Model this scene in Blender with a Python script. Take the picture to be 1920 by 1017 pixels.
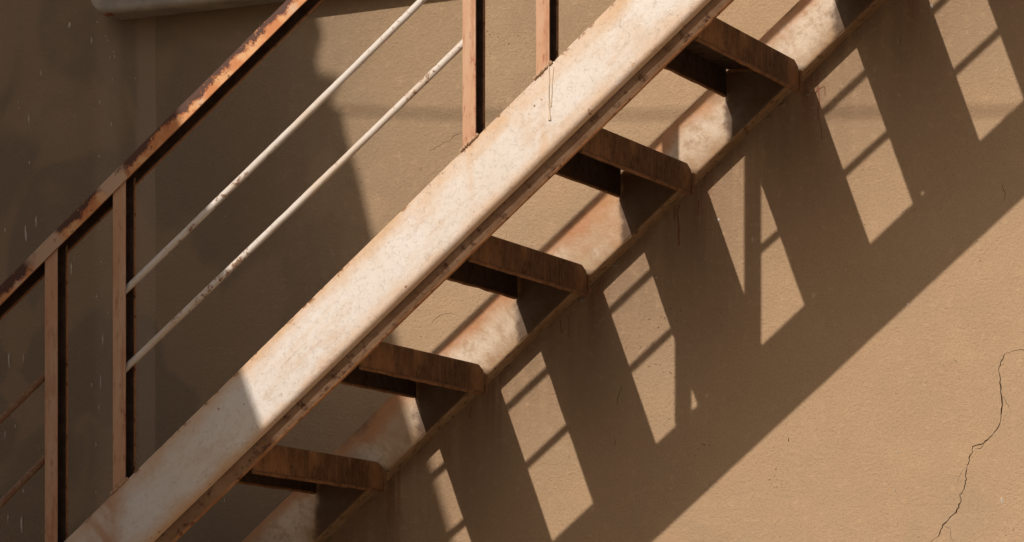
import bpy, bmesh, math, random
from mathutils import Vector, Matrix, noise
R = random.Random(7)
sc = bpy.context.scene
for o in list(bpy.data.objects): bpy.data.objects.remove(o)
col = sc.collection

# ------------------------------------------------------------------ camera, world, sun, exposure
FPX, YAW, HOR = 7818.0, 0.3712, 1439.0            # focal length / horizon in pixels of the 1920 px photograph
CAM = Vector((3.1719, -8.2587, 1.6066))
cd = bpy.data.cameras.new('camera'); cam = bpy.data.objects.new('camera', cd); col.objects.link(cam)
cd.sensor_width = 36.0; cd.lens = FPX / 1920 * 36.0
cd.shift_y = (HOR - 508.5) / 1920
cd.clip_start = 0.1; cd.clip_end = 2000
cam.location = CAM; cam.rotation_euler = (math.pi / 2, 0, YAW)
sc.camera = cam

P_, Q_ = 0.241, 0.6627                              # shadow drift right / down per metre off the wall
SUNDIR = Vector((P_, 1.0, -Q_)).normalized()
w = bpy.data.worlds.new('World'); sc.world = w; w.use_nodes = True
wn = w.node_tree.nodes; bg = wn['Background']
sky = wn.new('ShaderNodeTexSky'); sky.sky_type = 'NISHITA'; sky.sun_disc = False
sky.sun_elevation = math.asin(-SUNDIR.z); sky.sun_rotation = math.atan2(-SUNDIR.x, -SUNDIR.y)
sky.dust_density = 5.0; sky.air_density = 1.0; sky.ozone_density = 0.6
w.node_tree.links.new(sky.outputs[0], bg.inputs[0]); bg.inputs[1].default_value = 0.05
sd = bpy.data.lights.new('sun', 'SUN'); sun = bpy.data.objects.new('sun', sd); col.objects.link(sun)
sd.energy = 3.45; sd.angle = math.radians(0.5); sd.color = (1.0, 0.85, 0.72)
sun.rotation_euler = SUNDIR.to_track_quat('-Z', 'Y').to_euler(); sun.location = (-3, -9, 9)
vs = sc.view_settings; vs.view_transform = 'Standard'; vs.look = 'None'; vs.exposure = 0.0; vs.gamma = 1.0
vs.use_curve_mapping = False

def at(px, py, Y):
    """point on the plane y = Y that the photograph shows at pixel px, py"""
    c, s = math.cos(YAW), math.sin(YAW)
    a, b = (px - 960) / FPX, (HOR - py) / FPX
    d = Vector((c * a - s, s * a + c, b))
    return CAM + d * ((Y - CAM.y) / d.y)

# ------------------------------------------------------------------ material helpers
class M:
    def __init__(s, name):
        s.m = bpy.data.materials.new(name); s.m.use_nodes = True
        s.t = s.m.node_tree; s.n = s.t.nodes; s.b = s.n['Principled BSDF']
        s.co = s.n.new('ShaderNodeTexCoord').outputs['Object']
    def link(s, v, sock):
        if hasattr(v, 'is_output'): s.t.links.new(v, sock)
        else:
            try: sock.default_value = v
            except Exception: sock.default_value = (v[0], v[1], v[2], 1.0)
    def map(s, sx=1, sy=1, sz=1, src=None, loc=(0, 0, 0)):
        k = s.n.new('ShaderNodeMapping'); s.link(src or s.co, k.inputs[0])
        k.inputs['Location'].default_value = loc; k.inputs['Scale'].default_value = (sx, sy, sz); return k.outputs[0]
    def noise(s, sc_, det=4, rough=.55, vec=None, dist=0.0):
        k = s.n.new('ShaderNodeTexNoise'); s.link(vec or s.co, k.inputs['Vector'])
        k.inputs['Scale'].default_value = sc_; k.inputs['Detail'].default_value = det
        k.inputs['Roughness'].default_value = rough; k.inputs['Distortion'].default_value = dist
        return k.outputs[0]
    def vor(s, sc_, feat='F1', vec=None, out='Distance', rnd=1.0):
        k = s.n.new('ShaderNodeTexVoronoi'); k.feature = feat; s.link(vec or s.co, k.inputs['Vector'])
        k.inputs['Scale'].default_value = sc_; k.inputs['Randomness'].default_value = rnd; return k.outputs[out]
    def math(s, op, a, b=0.0, c=0.0):
        k = s.n.new('ShaderNodeMath'); k.operation = op
        for v, i in ((a, 0), (b, 1), (c, 2)): s.link(v, k.inputs[i])
        return k.outputs[0]
    def add(s, a, b): return s.math('ADD', a, b)
    def sub(s, a, b): return s.math('SUBTRACT', a, b)
    def mul(s, a, b): return s.math('MULTIPLY', a, b)
    def ramp(s, v, lo, hi, a=0.0, b=1.0, smooth=True):
        k = s.n.new('ShaderNodeMapRange'); k.interpolation_type = 'SMOOTHSTEP' if smooth else 'LINEAR'
        for x, i in ((v, 0), (lo, 1), (hi, 2), (a, 3), (b, 4)): s.link(x, k.inputs[i])
        return k.outputs[0]
    def sep(s, v=None):
        k = s.n.new('ShaderNodeSeparateXYZ'); s.link(v or s.co, k.inputs[0]); return k.outputs
    def mix(s, f, a, b, blend='MIX'):
        k = s.n.new('ShaderNodeMix'); k.data_type = 'RGBA'; k.blend_type = blend
        s.link(f, k.inputs[0]); s.link(a, k.inputs[6]); s.link(b, k.inputs[7]); return k.outputs[2]
    def warp(s, amt, sc_):
        k = s.n.new('ShaderNodeTexNoise'); s.link(s.co, k.inputs['Vector']); k.inputs['Scale'].default_value = sc_
        a = s.n.new('ShaderNodeVectorMath'); a.operation = 'SUBTRACT'; s.link(k.outputs['Color'], a.inputs[0]); a.inputs[1].default_value = (.5, .5, .5)
        b = s.n.new('ShaderNodeVectorMath'); b.operation = 'SCALE'; s.link(a.outputs[0], b.inputs[0]); b.inputs['Scale'].default_value = amt
        c = s.n.new('ShaderNodeVectorMath'); c.operation = 'ADD'; s.link(s.co, c.inputs[0]); s.link(b.outputs[0], c.inputs[1])
        return c.outputs[0]
    def rnd(s):
        return s.n.new('ShaderNodeObjectInfo').outputs['Random']
    def bump(s, h, dist, strength=1.0, prev=None):
        k = s.n.new('ShaderNodeBump'); s.link(h, k.inputs['Height']); k.inputs['Distance'].default_value = dist
        k.inputs['Strength'].default_value = strength
        if prev: s.link(prev, k.inputs['Normal'])
        return k.outputs[0]
    def done(s, colour, rough=.7, normal=None, spec=.3, metal=0.0):
        s.link(colour, s.b.inputs['Base Color']); s.link(rough, s.b.inputs['Roughness'])
        s.b.inputs['Specular IOR Level'].default_value = spec; s.link(metal, s.b.inputs['Metallic'])
        if normal: s.link(normal, s.b.inputs['Normal'])
        return s.m

# ------------------------------------------------------------------ materials
GR_P = at(930, 330, 0); GR_C = GR_P.z - .86 * GR_P.x
def mat_stucco():
    m = M('stucco')
    X = m.sep()
    big = m.noise(1.3, 3, .5); mid = m.noise(7, 5, .6); fine = m.noise(55, 5, .65); grit = m.noise(260, 3, .6)
    c = m.mix(m.ramp(big, .35, .68), (.435, .312, .196), (.400, .298, .200))
    c = m.mix(m.ramp(mid, .42, .72), c, (.442, .316, .202))
    # plaster above the flight: greyer and darker, with an uneven edge
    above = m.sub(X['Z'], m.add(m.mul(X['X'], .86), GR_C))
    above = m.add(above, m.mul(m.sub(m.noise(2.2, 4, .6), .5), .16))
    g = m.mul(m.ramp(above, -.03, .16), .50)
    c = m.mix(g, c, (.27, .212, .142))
    # vertical wash marks running down the left part
    v = m.noise(1, 4, .6, vec=m.map(9, 1, .35)); left = m.ramp(X['X'], -.35, -.75)
    c = m.mix(m.mul(m.ramp(v, .5, .7), m.mul(left, .35)), c, (.22, .18, .13))
    gl = m.mul(m.ramp(m.add(X['X'], m.mul(m.sub(big, .5), .4)), -.20, -.80), .82)  # wall colour darkened leftwards to deepen the shade there
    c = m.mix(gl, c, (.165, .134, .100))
    # one paler strip with a sharp right border
    wob = m.mul(m.sub(m.noise(5, 3, .6, vec=m.map(1, 1, 1)), .5), .02)
    xs = m.add(X['X'], wob); XS = at(291, 500, 0).x
    strip = m.mul(m.ramp(xs, XS - .055, XS - .035), m.ramp(xs, XS + .002, XS - .002))
    c = m.mix(m.mul(m.mul(strip, m.ramp(m.noise(1.5, 3), .3, .6)), .22), c, (.52, .43, .35))
    strip2 = m.mul(m.ramp(xs, XS - .16, XS - .13), m.ramp(xs, XS - .075, XS - .10))
    c = m.mix(m.mul(strip2, .12), c, (.55, .47, .39))
    # hand-floated patches, shade painted in streaks below the wall-side beam, rust bleeding from the tread ends
    pt = m.noise(2.6, 3, .45, dist=1.2)
    c = m.mix(m.mul(m.ramp(pt, .50, .56), .22), c, (.47, .345, .225))
    c = m.mix(m.mul(m.ramp(m.noise(3.7, 5, .6, vec=m.map(1, 1, 1, loc=(4, 0, 7))), .54, .70), .30), c, (.34, .265, .185))
    zb = m.sub(m.add(m.mul(X['X'], MF), FB_), X['Z'])
    vs_ = m.noise(1, 5, .65, vec=m.map(26, 1, 1.4)); vs2 = m.noise(1, 4, .65, vec=m.map(60, 1, 2.2))
    d0 = m.mul(m.ramp(m.add(zb, m.mul(m.sub(vs_, .5), .30)), .46, .02), m.ramp(zb, -.06, .0))
    c = m.mix(m.mul(d0, m.ramp(vs_, .30, .65, .25, .62)), c, (.20, .138, .092))
    fx = m.mul(m.math('ABSOLUTE', m.sub(m.math('FRACT', m.add(m.math('DIVIDE', m.sub(X['X'], TX + .006 - 40 * RUN), RUN), .5)), .5)), RUN)
    rr_ = m.mul(m.mul(m.ramp(fx, .036, .006), m.ramp(m.add(zb, m.mul(m.sub(vs2, .5), .20)), .22, .0)), m.ramp(zb, -.05, .0))
    c = m.mix(m.mul(rr_, m.ramp(vs2, .36, .62, .08, .72)), c, (.185, .080, .050))
    # speckle and small pits
    c = m.mix(m.mul(m.ramp(grit, .45, .72), .5), c, (.27, .19, .12))
    c = m.mix(m.mul(m.mul(m.ramp(fine, .52, .72), .35), m.sub(1.0, gl)), c, (.55, .40, .265))
    pit = m.vor(95, vec=m.warp(.012, 30)); pm = m.mul(m.ramp(pit, .20, .08), m.ramp(m.noise(5, 5, .7), .52, .68))
    c = m.mix(m.mul(pm, .45), c, (.12, .085, .055))
    h = m.add(m.mul(fine, .38), m.mul(grit, .6)); h = m.add(h, m.mul(m.noise(125, 3, .65), .9)); h = m.sub(h, m.mul(pm, 1.0))
    nb = m.bump(m.noise(6, 2, .5), .012, .6)
    nb = m.bump(h, .0032, .9, nb)
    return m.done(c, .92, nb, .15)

def crack_mask(m, sc_, width, vec):
    return m.ramp(m.vor(sc_, 'DISTANCE_TO_EDGE', vec), width, 0.0)

def mat_white_paint():
    """crazed off-white paint on the front beam; object x runs along the beam, z across it (0 .. 0.128)"""
    m = M('crazed_white_paint'); X = m.sep()
    soft = m.noise(5, 4, .6); streak = m.noise(1, 5, .6, vec=m.map(3.5, 20, 26)); fine = m.noise(90, 4, .6)
    c = m.mix(m.ramp(soft, .35, .7), (.70, .69, .675), (.665, .635, .59))
    # warm stain along both edges
    e = m.add(X['Z'], m.mul(m.sub(m.noise(9, 5, .65), .5), .075))
    top = m.ramp(e, .088, .128); bot = m.ramp(e, .034, -.006)
    c = m.mix(m.mul(top, m.ramp(streak, .3, .6, .30, .95)), c, (.60, .41, .25))
    c = m.mix(m.mul(bot, .75), c, (.63, .44, .29))
    c = m.mix(m.mul(m.ramp(streak, .50, .70), .55), c, (.62, .49, .36))
    blot_ = m.noise(1, 5, .68, vec=m.map(5, 9, 13, loc=(2, 0, 5)))
    c = m.mix(m.mul(m.ramp(blot_, .50, .68), .50), c, (.58, .43, .29))
    c = m.mix(m.mul(m.ramp(m.noise(1, 5, .7, vec=m.map(18, 30, 34)), .56, .70), .38), c, (.50, .40, .31))
    scr = m.mul(m.ramp(m.vor(1, 'DISTANCE_TO_EDGE', m.map(9, 9, 46, src=m.warp(.05, 9))), .012, .0), m.ramp(m.noise(12, 4, .7), .57, .62))
    c = m.mix(m.mul(scr, .6), c, (.30, .21, .14))
    # rust bleeding below the posts (world-vertical streaks) is laid along the skewed coordinate
    sk = m.sub(X['X'], m.mul(X['Z'], MN))
    for u0, wd, k, cc in RUSTS:
        d = m.math('ABSOLUTE', m.sub(m.add(sk, m.mul(m.sub(m.noise(14, 4, .6), .5), .03)), u0))
        c = m.mix(m.mul(m.mul(m.ramp(d, wd, wd * .12), k), m.ramp(m.noise(1, 4, .6, vec=m.map(30, 20, 14)), .28, .66, .2, 1)), c, cc)
    # crazing
    wv = m.warp(.012, 60)
    k1 = m.mul(crack_mask(m, 120, .075, m.warp(.020, 75)), m.ramp(m.noise(70, 4, .75), .45, .58))
    k2 = m.mul(crack_mask(m, 60, .030, m.warp(.035, 55)), m.ramp(m.noise(55, 4, .75), .55, .62))
    k = m.math('MAXIMUM', m.mul(k1, .42), m.mul(k2, .8))
    c = m.mix(m.mul(k, .62), c, (.33, .24, .17))
    # rust pin holes
    pin = m.mul(m.ramp(m.vor(60, vec=m.warp(.01, 50)), .20, .08), m.ramp(m.noise(7, 3, .6), .60, .68))
    c = m.mix(pin, c, (.24, .11, .05))
    # chips down to primer and rust, thickest along the two edges
    ed = m.math('MAXIMUM', m.ramp(X['Z'], .100, .130), m.ramp(X['Z'], .026, -.004))
    fl = m.add(m.noise(34, 6, .75), m.mul(ed, .085)); fl = m.add(fl, m.mul(m.sub(m.noise(4, 3, .6), .5), .16))
    c = m.mix(m.mul(m.ramp(fl, .64, .70), .55), c, (.60, .42, .27))
    chip = m.ramp(fl, .708, .716)
    c = m.mix(m.mul(chip, .9), c, (.27, .135, .07))
    edge = m.mul(m.ramp(X['Z'], .119, .127), m.ramp(m.noise(38, 4, .7), .52, .60))
    c = m.mix(edge, c, (.25, .12, .05))
    nb = m.bump(m.noise(20, 3, .5), .003, .5)
    nb = m.bump(m.sub(m.sub(m.mul(fine, .4), m.mul(k, 1.0)), m.mul(chip, 1.2)), .0009, .8, nb)
    return m.done(c, m.ramp(fine, .3, .7, .48, .68), nb, .2)

def mat_rust(name, c1, c2, c3, streaks=0.0, scale=1.0, vertical='Z'):
    m = M(name)
    a = m.noise(9 * scale, 5, .65); b = m.noise(46 * scale, 5, .7); f = m.noise(190 * scale, 3, .7)
    c = m.mix(m.ramp(a, .35, .65), c1, c2); c = m.mix(m.ramp(b, .52, .68), c, c3)
    if streaks:
        wv = m.warp(.006, 40)
        s1 = m.noise(1, 5, .75, vec=m.map(80, 120, 9, src=wv)); s2 = m.noise(1, 4, .7, vec=m.map(200, 330, 22, src=wv))
        big = m.noise(1, 4, .6, vec=m.map(8, 9, 6)); rr = m.rnd()
        tan = m.ramp(m.add(big, m.mul(m.sub(rr, .5), .12)), .48, .66)
        c = m.mix(m.mul(tan, .8), c, tuple(min(1, 1.75 * v) for v in c2))
        c = m.mix(m.mul(m.ramp(s1, .48, .70), streaks * .6), c, tuple(min(1, 2.1 * v) for v in c2))
        c = m.mix(m.mul(m.ramp(s2, .50, .68), streaks * .7), c, tuple(v * .40 for v in c1))
        c = m.mix(m.mul(m.ramp(m.noise(14, 5, .7), .58, .66), streaks * .8), c, tuple(v * .30 for v in c1))
    h = m.add(m.mul(b, .8), m.mul(f, .5))
    return m.done(c, m.ramp(b, .3, .7, .6, .85), m.bump(h, .002, .8), .25)

def mat_far_paint():
    """dirty cream paint on the wall-side beam, rust breaking through along its upper edge"""
    m = M('dirty_cream_paint'); X = m.sep()
    a = m.noise(8, 5, .65); b = m.noise(36, 5, .7); f = m.noise(150, 3, .7)
    c = m.mix(m.ramp(a, .38, .62), (.60, .52, .42), (.44, .33, .225))
    c = m.mix(m.mul(m.ramp(b, .46, .66), .75), c, (.38, .27, .175))
    e = m.add(X['Z'], m.mul(m.sub(m.noise(7, 5, .65), .5), .10))
    c = m.mix(m.mul(m.ramp(e, FAR_H * .55, FAR_H * .93), .92), c, (.40, .19, .08))
    c = m.mix(m.mul(m.ramp(e, FAR_H * .92, FAR_H * 1.1), .8), c, (.16, .09, .05))
    c = m.mix(m.mul(m.ramp(e, FAR_H * .42, -.01), .88), c, (.33, .205, .105))
    c = m.mix(m.mul(m.ramp(m.noise(5, 4, .6), .52, .66), .55), c, (.45, .26, .13))
    c = m.mix(m.mul(m.ramp(m.noise(11, 5, .7, vec=m.map(1, 1, 1, loc=(5, 2, 1))), .58, .68), .5), c, (.26, .155, .085))
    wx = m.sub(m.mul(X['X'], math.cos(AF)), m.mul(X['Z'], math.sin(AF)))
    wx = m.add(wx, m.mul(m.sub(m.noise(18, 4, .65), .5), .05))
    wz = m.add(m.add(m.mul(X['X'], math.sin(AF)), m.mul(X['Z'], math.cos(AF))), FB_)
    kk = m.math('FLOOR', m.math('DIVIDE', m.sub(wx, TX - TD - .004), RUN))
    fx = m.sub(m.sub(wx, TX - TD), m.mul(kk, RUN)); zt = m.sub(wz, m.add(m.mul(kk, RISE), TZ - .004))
    c = m.mix(m.mul(m.mul(m.ramp(zt, .0, -.012), m.mul(m.ramp(fx, -.006, .012), m.ramp(fx, .20, .15))), .85), c, (.075, .044, .027))  # rust under each tread, with the shade there painted into it
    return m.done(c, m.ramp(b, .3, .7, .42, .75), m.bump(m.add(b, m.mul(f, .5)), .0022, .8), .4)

def mat_post():
    m = M('salmon_primer_paint'); X = m.sep()
    a = m.noise(1, 4, .6, vec=m.map(22, 22, 3.0)); b = m.noise(1, 5, .7, vec=m.map(150, 150, 40)); r = m.rnd()
    c = m.mix(m.ramp(a, .35, .65), (.52, .30, .180), (.55, .38, .265))
    sh = m.add(m.mul(r, 6.0), 0)
    k = m.n.new('ShaderNodeVectorMath'); k.operation = 'ADD'; m.link(m.co, k.inputs[0])
    cb = m.n.new('ShaderNodeCombineXYZ'); m.link(sh, cb.inputs[2]); m.link(cb.outputs[0], k.inputs[1])
    n2 = m.noise(1, 5, .7, vec=m.map(50, 50, 14, src=k.outputs[0]))
    low = m.ramp(X['Z'], .55, .02, -.03, .09)
    c = m.mix(m.mul(m.ramp(m.add(n2, low), .60, .70), .8), c, (.34, .13, .075))
    c = m.mix(m.ramp(m.add(n2, low), .70, .73), c, (.09, .045, .03))
    c = m.mix(m.mul(m.ramp(b, .54, .68), .55), c, (.30, .14, .075))
    c = m.mix(m.mul(m.ramp(m.noise(1, 4, .65, vec=m.map(30, 30, 5, src=k.outputs[0])), .52, .66), .6), c, (.36, .15, .075))
    return m.done(c, .6, m.bump(m.add(b, m.mul(n2, .8)), .0012, .7), .3)

def mat_handrail():
    """paint worn to dark rust along the upper half; object x along the rail, z across it"""
    m = M('peeling_rail_paint'); X = m.sep()
    n1 = m.noise(13, 5, .7); n2 = m.noise(60, 5, .75); n3 = m.noise(2.2, 2, .5)
    e = m.add(X['Z'], m.mul(m.sub(n1, .5), .050)); e = m.add(e, m.mul(m.sub(n2, .5), .045)); e = m.add(e, m.mul(m.sub(n3, .5), .035))
    c = m.mix(m.ramp(m.noise(25, 4, .6), .4, .62), (.56, .24, .10), (.68, .40, .20))
    c = m.mix(m.ramp(m.noise(9, 3, .6), .55, .7), c, (.62, .43, .30))
    red = m.ramp(e, .011, .0175)
    c = m.mix(m.mul(red, .8), c, (.30, .095, .04))
    c = m.mix(m.ramp(e, .0185, .0197), c, (.100, .052, .040))
    fleck = m.mul(m.ramp(m.noise(48, 6, .8), .60, .63), m.ramp(e, .012, .018)); c = m.mix(fleck, c, (.60, .30, .14))
    spot = m.ramp(m.noise(85, 4, .7), .61, .64)
    c = m.mix(m.mul(spot, .8), c, (.10, .045, .03))
    j = None
    for u0 in JOINTS:
        d = m.math('ABSOLUTE', m.sub(m.add(X['X'], m.mul(m.sub(n1, .5), .09)), u0))
        q = m.ramp(d, .055, .02); j = q if j is None else m.math('MAXIMUM', j, q)
    c = m.mix(m.mul(j, m.ramp(n2, .66, .60)), c, (.55, .40, .29))
    h = m.add(m.mul(n2, .8), m.ramp(e, .0197, .0185))
    return m.done(c, .62, m.bump(h, .0012, .8), .3)

def mat_rod(name='white_rod_paint', base=(.68, .665, .64), amt=.595):
    m = M(name)
    a = m.noise(7, 4, .6); b = m.noise(75, 5, .75); d = m.noise(3.5, 3, .5)
    c = m.mix(m.ramp(a, .4, .7), base, tuple(v * f for v, f in zip(base, (.92, .80, .68))))
    t = m.add(m.mul(b, .62), m.mul(d, .38))
    c = m.mix(m.mul(m.ramp(t, amt - .03, amt + .005), .7), c, (.42, .24, .13))
    c = m.mix(m.mul(m.ramp(t, amt + .005, amt + .03), .75), c, (.20, .11, .07))
    return m.done(c, .5, m.bump(m.sub(m.mul(b, .4), m.ramp(t, amt, amt + .02)), .001, .8), .35)

def mat_plain(name, c, rough=.8, var=.25, sc_=30, bump=.001, spec=.2):
    m = M(name); a = m.noise(sc_, 5, .65); b = m.noise(sc_ * 5, 3, .6)
    cc = m.mix(m.ramp(a, .35, .65), c, tuple(v * (1 - var) for v in c))
    cc = m.mix(m.mul(m.ramp(b, .5, .7), .4), cc, tuple(v * (1 - 1.6 * var) for v in c))
    return m.done(cc, rough, m.bump(m.add(a, m.mul(b, .5)), bump, .7), spec)

# ------------------------------------------------------------------ mesh helpers
def link(me, name, mats, parent=None, loc=(0, 0, 0), rot=(0, 0, 0)):
    o = bpy.data.objects.new(name, me); col.objects.link(o)
    for x in (mats if isinstance(mats, (list, tuple)) else [mats]): me.materials.append(x)
    o.location = loc; o.rotation_euler = rot
    if parent: o.parent = parent
    return o
def tag(o, label, cat=None, group=None, kind=None):
    o['label'] = label
    if cat: o['category'] = cat
    if group: o['group'] = group
    if kind: o['kind'] = kind
    return o
def finish(bm, angle=35):
    bmesh.ops.recalc_face_normals(bm, faces=bm.faces)
    me = bpy.data.meshes.new('mesh'); bm.to_mesh(me); bm.free()
    for p in me.polygons: p.use_smooth = True
    me.set_sharp_from_angle(angle=math.radians(angle)); return me
def prism(prof, axis, a, b, seg=1, jit=0.0, f0=None, f1=None, mats=None, seed=0.0):
    """closed outline swept along x ('x': outline is (y,z)), y ('y': (x,z)) or z ('z': (x,y)); f0/f1 bend the two ends"""
    bm = bmesh.new(); rings = []
    for k in range(seg + 1):
        ring = []
        for i, (p, q) in enumerate(prof):
            s0 = a if f0 is None else f0(p, q); s1 = b if f1 is None else f1(p, q)
            t = s0 + (s1 - s0) * k / seg
            dp = dq = 0.0
            if jit:
                v = noise.noise_vector(Vector((t * 14 + seed, p * 25, q * 25))); dp, dq = v.x * jit, v.y * jit
            if axis == 'x': co = (t, p + dp, q + dq)
            elif axis == 'y': co = (p + dp, t, q + dq)
            else: co = (p + dp, q + dq, t)
            ring.append(bm.verts.new(co))
        rings.append(ring)
    n = len(prof)
    for k in range(seg):
        for i in range(n):
            f = bm.faces.new((rings[k][i], rings[k][(i + 1) % n], rings[k + 1][(i + 1) % n], rings[k + 1][i]))
            if mats: f.material_index = mats[i]
    bm.faces.new(rings[0][::-1]); bm.faces.new(rings[-1])
    return finish(bm)
def arc(cx, cy, r, a0, a1, n=6):
    return [(cx + r * math.cos(math.radians(a0 + (a1 - a0) * i / n)), cy + r * math.sin(math.radians(a0 + (a1 - a0) * i / n))) for i in range(n + 1)]
def tube(pts, rad, seg=12, jit=0.0, seed=0):
    bm = bmesh.new(); rings = []
    for k, p in enumerate(pts):
        t = (pts[min(k + 1, len(pts) - 1)] - pts[max(k - 1, 0)]).normalized()
        up = Vector((0, 1, 0)) if abs(t.y) < .9 else Vector((1, 0, 0))
        s = t.cross(up).normalized(); u = s.cross(t)
        r = rad(k) if callable(rad) else rad
        ring = []
        for i in range(seg):
            a = 2 * math.pi * i / seg; rr = r
            if jit: rr += jit * noise.noise(Vector((k * .7 + seed, math.cos(a) * 1.5, math.sin(a) * 1.5)))
            ring.append(bm.verts.new(p + (s * math.cos(a) + u * math.sin(a)) * rr))
        rings.append(ring)
    for k in range(len(rings) - 1):
        for i in range(seg): bm.faces.new((rings[k][i], rings[k][(i + 1) % seg], rings[k + 1][(i + 1) % seg], rings[k + 1][i]))
    bm.faces.new(rings[0][::-1]); bm.faces.new(rings[-1]); return finish(bm, 50)

# ------------------------------------------------------------------ measured layout (metres; wall face is y = 0, ground z = 0)
RISE, RUN = 0.20, 0.2321
TX, TZ = 0.6111, 3.0587                 # upper rear corner of the tread at the upper right of the picture
TD, TH = 0.163, 0.062                   # tread depth and lip height
YN = -0.7607                            # outer face of the front beam
YF = -0.048                             # face of the wall-side beam
MN = 0.8563; AL = math.atan(MN)         # slope of the front beam
CT, CB = 2.6744, 2.5055                 # its upper / lower edge at x = 0
BH = (CT - CB) * math.cos(AL)
MF = RISE / RUN; AF = math.atan(MF)
a_ = at(1127, 362, YF); b_ = at(1013.5, 469, YF); c_ = at(1110.5, 517, YF); d_ = at(1187, 440, YF)
FT_ = ((a_.z - MF * a_.x) + (b_.z - MF * b_.x)) / 2; FB_ = ((c_.z - MF * c_.x) + (d_.z - MF * d_.x)) / 2
FAR_H = (FT_ - FB_) * math.cos(AF)
PW, PD = 0.027, 0.045                   # post channel width and depth
postx = [at(84, 700, YN).x, at(211.5, 700, YN).x, 0.1503, 0.3029]
h0, h1 = at(0, 574, YN), at(480, 97, YN)
MH = (h1.z - h0.z) / (h1.x - h0.x); AH = math.atan(MH); CH = h0.z - MH * h0.x      # lower edge of the rail's front lip
RUSTS = []
def u_near(x, z): return x * math.cos(AL) + (z - CB) * math.sin(AL)
for i, (x, k) in enumerate(zip(postx, (.5, .85, .35, .45))):
    z = CT + MN * (x + .01)
    RUSTS.append(((x + (-.022 if i == 1 else .016)) / math.cos(AL), .085 if i == 1 else .018, k, (.46, .25, .125) if i == 1 else (.62, .43, .27)))
JOINTS = [(x + .013) / math.cos(AH) for x in postx]

STUCCO = mat_stucco(); WHITE = mat_white_paint(); FARP = mat_far_paint(); POST = mat_post(); RAIL = mat_handrail(); ROD = mat_rod()
ROD2 = mat_rod('rusted_rod_paint', (.30, .25, .20), .50)
TREAD = mat_rust('brown_tread_rust', (.095, .046, .023), (.170, .090, .042), (.060, .030, .018), streaks=.85)
LEDGE = mat_rust('ledger_rust', (.21, .125, .075), (.30, .20, .13), (.085, .04, .025))
EDGE = mat_rust('orange_edge_rust', (.34, .165, .075), (.42, .23, .12), (.13, .055, .03), scale=1.4)
INSHADE = mat_plain('shade_dark_inside', (.085, .050, .033), .8, .4, 40)  # channel insides coloured dark to stand for the shade in them
UNDERSHADE = mat_rust('shaded_underside_rust', (.030, .018, .012), (.055, .032, .02), (.018, .011, .008))  # inner tread faces coloured near black for the shade under the plates
OCHRE = mat_rust('ochre_edge', (.25, .165, .095), (.34, .24, .15), (.10, .058, .034), scale=1.2)
LIPR = mat_rust('lip_rust', (.16, .078, .036), (.24, .125, .06), (.10, .045, .022), scale=1.5)
WELD = mat_rust('weld_rust', (.48, .31, .19), (.55, .40, .28), (.20, .09, .05), scale=1.5)
DRIPW = mat_plain('pale_paint_splash', (.56, .52, .46), .7, .2, 60)
DRIPR = mat_plain('red_rust_run', (.30, .125, .085), .8, .3, 60)
CRACK = mat_plain('dark_crack', (.06, .042, .03), .95, .3, 60)
PATCH = mat_plain('crumbled_plaster', (.42, .35, .27), .95, .3, 80, .002)

# ------------------------------------------------------------------ ground
gm = mat_plain('sandy_ground', (.36, .27, .18), .95, .25, 3, .01)
bm = bmesh.new(); bmesh.ops.create_grid(bm, x_segments=1, y_segments=1, size=300)
g = link(finish(bm), 'ground', gm); g['kind'] = 'structure'

# ------------------------------------------------------------------ stucco wall with real crack openings
def crack_loop(pts, wd, seed, sub=4):
    """thin closed loop following a polyline on the wall, ragged and tapering to its ends"""
    rr = random.Random(seed); path = []
    for (a, b) in zip(pts, pts[1:]):
        for k in range(sub):
            t = k / sub; p = a.lerp(b, t)
            if path: p = p + Vector((rr.uniform(-1, 1), 0, rr.uniform(-1, 1))) * min(.0016, (b - a).length * .10)
            path.append(p)
    path.append(pts[-1]); n = len(path); L, Rr = [], []
    for i, p in enumerate(path):
        if i in (0, n - 1): continue
        t = (path[i + 1] - path[i - 1]).normalized(); nn = Vector((-t.z, 0, t.x))
        h = wd * .5 * min(1, .35 + 3.0 * min(i, n - 1 - i) / n) * rr.uniform(.45, 1.25) * (1 + .8 * noise.noise(Vector((i * .11, seed, 0))))
        L.append(p + nn * h); Rr.append(p - nn * h)
    return [path[0]] + L + [path[-1]] + Rr[::-1]
def wp(*l): return [at(x, y, 0) for x, y in l]
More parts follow.
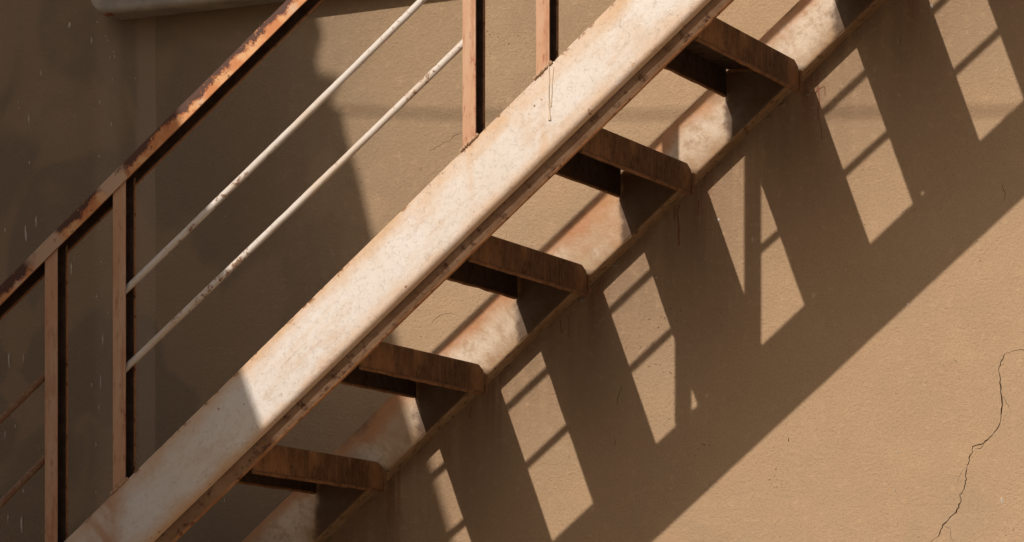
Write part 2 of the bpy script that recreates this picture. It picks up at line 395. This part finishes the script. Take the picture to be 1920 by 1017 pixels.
cracks = [
    (wp((2010, 668), (1960, 652), (1918, 656), (1895, 660), (1885, 664), (1878, 676), (1873, 692), (1877, 727), (1878, 760), (1876, 792), (1868, 807),
        (1855, 821), (1845, 830), (1825, 838), (1820, 854), (1813, 874), (1811, 898), (1809, 916), (1801, 928), (1801, 943), (1793, 960),
        (1778, 973), (1769, 985), (1759, 1006), (1744, 1016), (1728, 1040), (1722, 1075), (1700, 1120)), .0021),
    (wp((1846, 828), (1842, 838), (1836, 842), (1826, 840)), .0012), (wp((1812, 876), (1803, 884), (1796, 899), (1797, 908)), .0007), (wp((1879, 742), (1887, 752), (1893, 770)), .0007),
    (wp((1770, 983), (1781, 992), (1784, 1010), (1793, 1030)), .0007),
    (wp((866, 249), (850, 257), (838, 266), (826, 271), (812, 281), (803, 284)), .0010),
    (wp((857, 590), (848, 588), (838, 588), (828, 590), (820, 595), (812, 603), (806, 612)), .0010),
    (wp((1166, 723), (1163, 735), (1159, 745), (1155, 764)), .0012), (wp((1152, 815), (1153, 826), (1153, 838)), .0012),
    (wp((1881, 345), (1880, 353), (1885, 362), (1883, 380)), .0014),
    (wp((1690, 72), (1687, 80), (1685, 86)), .0010), (wp((1331, 905), (1332, 915)), .0011), (wp((1478, 820), (1479, 830)), .0011)]
X0, X1, Z1 = -14.0, 16.0, 9.0
bm = bmesh.new()
def loop(co):
    v = [bm.verts.new(c) for c in co]; return [bm.edges.new((v[i], v[(i + 1) % len(v)])) for i in range(len(v))], v
ed, _ = loop([Vector((X0, 0, -.2)), Vector((X1, 0, -.2)), Vector((X1, 0, Z1)), Vector((X0, 0, Z1))])
holes = []
for i, (pts, wd) in enumerate(cracks):
    e, v = loop(crack_loop(pts, wd, i)); ed += e; holes.append(v)
bmesh.ops.triangle_fill(bm, edges=ed, use_beauty=True, use_dissolve=False, normal=(0, -1, 0))
for v in holes:
    back = [bm.verts.new(x.co + Vector((0, .012, 0))) for x in v]; n = len(v)
    for i in range(n):
        f = bm.faces.new((v[i], v[(i + 1) % n], back[(i + 1) % n], back[i])); f.material_index = 1
me = bpy.data.meshes.new('wall'); bm.normal_update(); 
for f in bm.faces:
    if f.material_index == 0 and f.normal.y > 0: f.normal_flip()
bm.to_mesh(me); bm.free()
wall = tag(link(me, 'stucco_wall', [STUCCO, CRACK]), 'tan rendered wall behind the stairs, cracked at lower right and splashed with pale drips', 'wall')
bm = bmesh.new(); bmesh.ops.create_cube(bm, size=1)
for v in bm.verts: v.co = Vector(((X0 + X1) / 2 + v.co.x * (X1 - X0), .16 + v.co.y * .296, 4.4 + v.co.z * 9.2))
link(finish(bm), 'wall_core', CRACK, wall)

def blot(name, px, py, w_, h_, mat, seed, tail=0.0, th=.0012, lean=0.0):
    """a small raised splash or run on the wall, w_ x h_ pixels of the photograph"""
    rr = random.Random(seed); c = at(px, py, 0); s = 1 / 925.0; n = 11; ring = []
    for i in range(n):
        a = 2 * math.pi * i / n; k = rr.uniform(.45, 1.35); x = math.cos(a) * w_ * .5 * s * k; z = math.sin(a) * h_ * .5 * s * k
        if tail: x *= max(.25, 1 - tail * max(0, math.sin(a)))
        ring.append((x + lean * z, z))
    bm = bmesh.new(); lo = [bm.verts.new((x, 0, z)) for x, z in ring]; hi = [bm.verts.new((x * .6, -th, z * .7)) for x, z in ring]
    for i in range(n): bm.faces.new((lo[i], lo[(i + 1) % n], hi[(i + 1) % n], hi[i]))
    bm.faces.new(hi); return link(finish(bm, 60), name, mat, wall, loc=(c.x, -.0004, c.z))
SPL = [(131, 48, 8, 13, .5), (77, 138, 4, 14, .6), (34, 192, 3, 6, .2), (36, 203, 3, 3, 0), (54, 225, 3, 26, .3), (55, 306, 4, 7, .4), (141, 217, 3, 5, .2), (187, 192, 4, 7, .2),
       (213, 98, 4, 5, 0), (215, 106, 3, 8, .2), (206, 108, 3, 5, 0), (211, 150, 3, 4, 0), (209, 234, 3, 9, .2), (199, 68, 3, 4, 0), (202, 76, 3, 7, .2), (172, 75, 3, 16, .3), (183, 42, 4, 4, 0),
       (254, 147, 3, 4, 0), (186, 293, 4, 6, .3), (48, 437, 5, 32, .5), (68, 417, 5, 24, .4), (10, 432, 4, 9, .2), (134, 503, 4, 24, .4), (140, 486, 3, 8, .2), (181, 557, 4, 8, .2), (188, 430, 3, 6, 0),
       (202, 588, 3, 5, 0), (17, 672, 5, 34, .5), (44, 670, 3, 20, .3), (193, 640, 3, 30, .3), (189, 716, 4, 26, .4), (172, 722, 3, 12, .2), (186, 765, 3, 12, .2), (180, 834, 3, 9, .2), (10, 817, 3, 16, .2),
       (44, 922, 4, 10, .2), (15, 972, 5, 20, .4), (41, 980, 5, 36, .4), (180, 923, 3, 8, .2), (29, 800, 3, 8, .2), (421, 938, 3, 9, .2), (423, 406, 3, 3, 0), (190, 491, 3, 4, 0)]
for i, (x, y, a, b, t) in enumerate(SPL): blot('paint_splash', x, y, a, b, DRIPW, 100 + i, t)
for i, (x, y, a, b, t) in enumerate([(1747, 14, 11, 13, 0), (1879, 938, 5, 14, .4), (1348, 413, 5, 9, .2), (1411, 449, 4, 10, .2), (1231, 521, 4, 6, 0), (1334, 490, 3, 3, 0),
                                     (1702, 572, 3, 8, .2), (1586, 507, 3, 4, 0), (1684, 848, 4, 4, 0), (1705, 105, 3, 4, 0), (1498, 893, 3, 3, 0), (1678, 919, 3, 3, 0), (1404, 900, 3, 4, 0)]):
    blot('paint_splash', x, y, a, b, DRIPW, 200 + i, t)
def run(pts, wd, seed):
    p = [at(x, y, 0) + Vector((0, -.0004, 0)) for x, y in pts]; rr = random.Random(seed); q = []
    for a, b in zip(p, p[1:]):
        for k in range(3): q.append(a.lerp(b, k / 3) + Vector((rr.uniform(-1, 1) * .0008, 0, 0)))
    q.append(p[-1]); link(tube(q, lambda k: .75 * wd * rr.uniform(.7, 1.2) * (1 if k < len(q) - 1 else 1.3), 6), 'rust_run', DRIPR, wall)
for i, (pts, wd) in enumerate([([(1534, 165), (1537, 190), (1534, 215), (1540, 240), (1541, 262)], .0012), ([(1534, 160), (1529, 176), (1537, 166), (1546, 162), (1547, 178)], .0010),
                               ([(1273, 385), (1271, 405), (1273, 430), (1273, 462)], .0018), ([(1265, 384), (1266, 400), (1265, 415)], .0013), ([(1311, 375), (1310, 390), (1309, 405)], .0013),
                               ([(1065, 592), (1067, 610), (1066, 632)], .0010), ([(1050, 600), (1052, 612), (1053, 624)], .0013), ([(1124, 530), (1122, 542), (1120, 552)], .0015),
                               ([(884, 762), (882, 774), (881, 786)], .0013)]):
    run(pts, wd, i)
for i, (x, y, a, b) in enumerate([(1091, 563, 16, 12), (1515, 178, 14, 5), (1150, 498, 16, 5), (1183, 488, 10, 5), (1468, 198, 16, 6), (1440, 222, 12, 4), (1350, 312, 14, 5), (1240, 402, 10, 4),
                                  (1022, 640, 12, 4), (955, 690, 12, 5), (850, 800, 10, 4), (790, 850, 12, 4), (700, 940, 10, 4)]):
    blot('plaster_crumb', x, y, a, b, PATCH, 300 + i, 0, .004, .5)

# ------------------------------------------------------------------ the steel staircase
stair = bpy.data.objects.new('steel_staircase', None); col.objects.link(stair); stair.location = (-1.9, -.4, 0)
tag(stair, 'white painted rusty steel staircase with open treads climbing right against the wall', 'staircase')
SO = Vector(stair.location)
def part(me, name, mats, loc, rot=(0, 0, 0), parent=stair, label=None):
    base = Vector((0, 0, 0)) if parent is not stair else SO
    o = link(me, name, mats, parent, Vector(loc) - base, rot)
    if label: o['label'] = label
    return o
UA, UB = -CB / math.sin(AL) + .1, 4.3        # the beams run from the ground to well above the picture

# front beam: channel with a rounded lower bend, then a ledger angle behind a narrow joint
ri = .006
prof = arc(.013, .013, .013, 270, 180, 7) + arc(.004, BH - .004, .004, 180, 90, 3) + [(.035, BH), (.035, BH - ri), (.006 + ri * .5, BH - ri), (.006, BH - ri * 1.5), (.006, .016), (.010, .007), (.0195, .006), (.0195, 0)]
nb_ = part(prism(prof, 'x', UA, UB, 90, .0005), 'stringer', WHITE, (0, YN, CB), (0, -AL, 0), label='front beam in crazed white paint, stained at its edges')
nbo = Vector((0, YN, CB))
prof = [(.0215, .030), (.0215, -.002), (.0240, -.0065), (.0335, -.0205)] + arc(.0395, -.0185, .006, 205, 340, 6) + [(.0460, .030)]
mi = [0] * len(prof)
for k in range(3, 11): mi[k] = 1
part(prism(prof, 'x', UA, UB, 120, .0010, mats=mi, seed=4), 'ledger_angle', [LEDGE, EDGE], (0, 0, 0), parent=nb_, label='rusted angle under the front beam')

# wall-side beam
prof = arc(.008, .008, .008, 270, 180, 5) + arc(.005, FAR_H - .005, .005, 180, 90, 4) + [(.046, FAR_H), (.046, FAR_H - .006), (.006, FAR_H - .006), (.006, .006), (.046, .006), (.046, 0.0), (.026, 0.0), (.0255, .0015), (.0235, .0015), (.023, 0)]
mi = [0] * len(prof)
for k in range(len(prof) - 5, len(prof)): mi[k] = 1
mi[0] = mi[1] = mi[2] = 1
fb_ = part(prism(prof, 'x', UA, UB, 60, .0006, mats=mi), 'stringer', [FARP, OCHRE], (0, YF, FB_), (0, -AF, 0), label='wall-side beam in dirty cream paint, rusting along its upper edge')

# treads: pressed plates with a lip turned down front and back, the rear lip cut off at its wall end
def tread_mesh(seed):
    y0, y1 = YN + .0475 - YF, 0.0
    bm = bmesh.new()
    def slab(poly, nrm, th, mi=0):
        a = [bm.verts.new(p) for p in poly]; b = [bm.verts.new(Vector(p) + Vector(nrm) * th) for p in poly]; n = len(poly)
        fs = [bm.faces.new(a), bm.faces.new(b[::-1])] + [bm.faces.new((a[i], b[i], b[(i + 1) % n], a[(i + 1) % n])) for i in range(n)]
        for f in fs: f.material_index = 0
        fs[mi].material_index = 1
    N = 14; yb = y0; low = [(0, yb + (y1 - .001 - yb) * k / N, -TH + .0012 * noise.noise(Vector((k * .9, seed, 0)))) for k in range(N + 1)]
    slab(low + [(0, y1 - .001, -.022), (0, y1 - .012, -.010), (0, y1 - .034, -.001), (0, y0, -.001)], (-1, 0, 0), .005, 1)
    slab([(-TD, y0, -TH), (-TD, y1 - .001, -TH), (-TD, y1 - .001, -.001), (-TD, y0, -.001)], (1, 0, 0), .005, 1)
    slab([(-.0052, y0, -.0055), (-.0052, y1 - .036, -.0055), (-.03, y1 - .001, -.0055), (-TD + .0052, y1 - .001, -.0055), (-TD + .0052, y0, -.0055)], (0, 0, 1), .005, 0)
    bmesh.ops.bevel(bm, geom=bm.edges[:], offset=.0014, segments=1, affect='EDGES')
    me = finish(bm, 30); return me
for i in range(-7, 15):
    x, z = TX - i * RUN, TZ - i * RISE
    if z < .15: break
    t = part(tread_mesh(i * 3.1), 'tread', [TREAD, UNDERSHADE], (x, YF, z), (R.uniform(-.004, .004), R.uniform(-.018, .018), 0))
    wl = [Vector((.0015, -.002, -.060 + .042 * k / 10)) for k in range(11)]
    part(tube(wl, lambda k: .0042 + .002 * noise.noise(Vector((k * .8, i * 3, 2))), 7, .0015, i), 'weld_bead', LIPR, (0, 0, 0), parent=t)
    wl = [Vector((-.010 - (TD - .03) * k / 20, -.002, -.0075)) for k in range(21)]
    part(tube(wl, lambda k: .0045 + .002 * noise.noise(Vector((k * .8, i * 5, 2))), 7, .0015, i), 'weld_bead', LIPR, (0, 0, 0), parent=t)
    # rolled lower border of the rear lip
    pts = [Vector((-.0015, YN + .049 - YF + (-.012 - (YN + .049 - YF)) * k / 16, -TH + .0015 * noise.noise(Vector((k * .8, i * 2.3, 4))))) for k in range(17)]
    part(tube(pts, lambda k: .0042 + .001 * noise.noise(Vector((k * .6, i, 1))), 8), 'lip', LIPR, (0, 0, 0), parent=t)
    part(tube([p + Vector((-TD + .004, 0, .0012)) for p in pts], lambda k: .0034 + .0008 * noise.noise(Vector((k * .6, i, 7))), 8), 'lip', LIPR, (0, 0, 0), parent=t)

# posts: channels with the open side to the right
def post_mesh(x, top):
    t = .004
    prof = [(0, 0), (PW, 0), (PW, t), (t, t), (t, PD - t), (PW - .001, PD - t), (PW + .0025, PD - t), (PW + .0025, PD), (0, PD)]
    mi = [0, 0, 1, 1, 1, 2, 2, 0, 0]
    zb = CT + MN * x
    return prism(prof, 'z', 0, 1, 10, .0003, f0=lambda p, q: MN * p - .001, f1=lambda p, q: top - zb + MH * p, mats=mi, seed=x * 9), zb
def bead(x):
    n = 16; pts = []
    for k in range(n + 1):
        s = -.004 + (PW + .010) * k / n; pts.append(Vector((s, -.0012, MN * s + .0015)))
    return tube(pts, lambda k: .0034 + .0022 * noise.noise(Vector((k * .9, x * 7, 2))), 8, .0012, x)
per = postx[2] - postx[0]
allposts = [(postx[0] - per, 0), (postx[1] - per, 0)] + [(x, 1) for x in postx] + [(postx[2] + per, 0), (postx[3] + per, 0)]
for x, vis in allposts:
    top = CH + MH * x + .012
    me, zb = post_mesh(x, top)
    po = part(me, 'post', [POST, INSHADE, EDGE], (x, YN + .0005, zb))
    part(bead(x), 'weld_bead', WELD, (0, 0, 0), parent=po)

# handrail: channel, open side down
L = .031
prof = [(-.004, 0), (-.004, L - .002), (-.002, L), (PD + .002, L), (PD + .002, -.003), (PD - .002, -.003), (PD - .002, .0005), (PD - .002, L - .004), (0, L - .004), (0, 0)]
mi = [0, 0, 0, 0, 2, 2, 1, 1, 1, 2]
part(prism(prof, 'x', -2.9 / math.cos(AH), 1.6 / math.cos(AH), 160, .0008, mats=mi), 'handrail', [RAIL, INSHADE, EDGE], (0, YN, CH), (0, -AH, 0), label='handrail channel, paint peeling to dark rust')

# thin rods between the posts of each panel
def rod(a, b, mat, seed):
    n = 60; pts = [a.lerp(b, k / n) for k in range(n + 1)]
    bow = R.uniform(-.004, .004)
    for k, p in enumerate(pts): p.z -= .003 * math.sin(math.pi * k / n) + bow * 0
    part(tube([p - SO for p in pts], .0070, 12, .0006, seed), 'rod', mat, SO)
YR = YN + .022
def rodline(p, q): a, b = at(*p, YR), at(*q, YR); m_ = (b.z - a.z) / (b.x - a.x); return lambda x: Vector((x, YR, a.z + m_ * (x - a.x)))
up, lo = rodline((237.5, 542), (787.7, 3.3)), rodline((249, 677.8), (864.6, 85.3))
ul, ll = rodline((0, 787), (82, 707)), rodline((0, 945), (82, 862.6))
for f, m_, s in ((up, ROD, 1), (lo, ROD, 2)): rod(f(postx[1] + .004), f(postx[2] + .002), m_, s)
for f, m_, s in ((ul, ROD2, 3), (ll, ROD2, 4)): rod(f(postx[1] - per + .004), f(postx[0] + .002), m_, s)
for f, m_, s in ((up, ROD, 5), (lo, ROD, 6)): rod(f(postx[3] + .004), f(postx[2] + per + .002), m_, s)

# paint runs standing proud on the front beam below the post at the upper right
def beam_run(pts, r, seed):
    p = [at(x, y, YN) for x, y in pts]; q = []
    for a, b in zip(p, p[1:]):
        for k in range(4): q.append(a.lerp(b, k / 4))
    q.append(p[-1])
    part(tube([v - SO for v in q], lambda k: r * (1.6 if k > len(q) - 3 else 1), 6, r * .3, seed), 'paint_run', WHITE2, SO)
WHITE2 = mat_plain('thick_paint', (.66, .56, .45), .5, .15, 50)
beam_run([(1029, 122), (1030, 150), (1029, 180), (1030, 205), (1031, 226)], .0022, 1)
beam_run([(1038, 126), (1036, 150), (1035, 176), (1033, 200)], .0014, 2)

# ------------------------------------------------------------------ sloping white duct whose lower side shows at the top left
DUCT = mat_plain('grey_white_duct_paint', (.42, .40, .36), .6, .3, 9, .002)
e1, e2 = at(190, 27, -.085), at(480, -1, -.060)
sl = (e2.z - e1.z) / (e2.x - e1.x); ad = math.atan(sl)
ln = 1.75
prof = [(-.002, .0)] + [(-.060, 0)] + arc(-.070, .015, .015, 270, 180, 5) + [(-.085, .20), (-.002, .20)]
bm = bmesh.new(); rings = []
for k, u in enumerate([-.030, -.024, -.012, .004, .4, .8, 1.2, ln]):
    s = [.0, .45, .85, 1, 1, 1, 1, 1][k]; dep = 1 - .22 * max(0, u) / .7 if u < .8 else .75
    rings.append([bm.verts.new((u, p * (dep if p < -.01 else 1), .20 + (q - .20) * (.80 + .20 * s))) for p, q in prof])
n = len(prof)
for a, b in zip(rings, rings[1:]):
    for i in range(n): bm.faces.new((a[i], a[(i + 1) % n], b[(i + 1) % n], b[i]))
bm.faces.new(rings[0][::-1]); bm.faces.new(rings[-1])
du = link(finish(bm, 40), 'duct', DUCT, None, (e1.x, 0, e1.z), (0, -ad, 0))
tag(du, 'grey white sloping metal duct fixed high on the wall at upper left', 'duct')
bl = bmesh.new(); bmesh.ops.create_icosphere(bl, subdivisions=2, radius=1)
for v in bl.verts:
    k = 1 + .5 * noise.noise(v.co * 2.3); v.co = Vector((v.co.x * .014 * k, v.co.y * .010 * k, v.co.z * .005 * k))
link(finish(bl, 80), 'rust_scab', DRIPR, du, (.012, -.070, .002))

# ------------------------------------------------------------------ unseen block added at the left, cut to the shadow edge on the wall
BLOCKER = mat_plain('blocker_plaster', (.36, .27, .19), .9, .2, 4, .004)
edge_px = [(590, -320), (592, 25), (600, 40), (606, 64), (605, 80), (597, 98), (594, 122), (600, 136), (634, 142), (640, 149), (624, 158), (606, 168), (602, 184),
           (622, 193), (641, 208), (647, 235), (653, 262), (666, 307), (678, 349), (700, 440), (722, 540), (745, 640), (778, 765), (812, 880), (846, 1000)]
D = 2.8
edge = [at(x, y, 0) + Vector((-P_ * D, -D, Q_ * D)) for x, y in edge_px]
for x, y in ((452, 690), (488, 790), (560, 960)):
    q = at(x, y, YN); k = D + YN; edge.append(q + Vector((-P_ * k, -k, Q_ * k)))
low = edge[-1]; edge.append(Vector((low.x + .35, -D, 0.0)))
outline = [Vector((-2.7, -D, 0)), Vector((-2.7, -D, edge[0].z))] + edge
bm = bmesh.new(); f0 = [bm.verts.new(p) for p in outline]; f1 = [bm.verts.new((p.x - (.5 if i > 1 else 0), -D - .9, p.z)) for i, p in enumerate(outline)]
n = len(outline)
for i in range(n): bm.faces.new((f0[i], f0[(i + 1) % n], f1[(i + 1) % n], f1[i]))
bm.faces.new(f0[::-1]); bm.faces.new(f1)
bm.normal_update(); bmesh.ops.triangulate(bm, faces=[f for f in bm.faces if len(f.verts) > 4], ngon_method='EAR_CLIP')
nh = tag(link(finish(bm, 20), 'shade_blocker', BLOCKER), 'unseen block added left of the stairs to shade the wall', 'blocker')

# ------------------------------------------------------------------ cable strung from the added block along the alley
CAB = mat_plain('black_cable', (.03, .028, .026), .6, .2)
cp = [at(x, y, 0) + Vector((-P_ * D, -D, Q_ * D)) for x, y in ((600, 206), (900, 217), (1250, 216), (1600, 211), (1920, 208), (2500, 195), (4500, 120))]
pts = []
for a, b in zip(cp, cp[1:]):
    for k in range(6): pts.append(a.lerp(b, k / 6))
pts.append(cp[-1])
tag(link(tube(pts, .0042, 8), 'overhead_cable', CAB), 'black cable strung across the alley in front of the wall', 'cable')
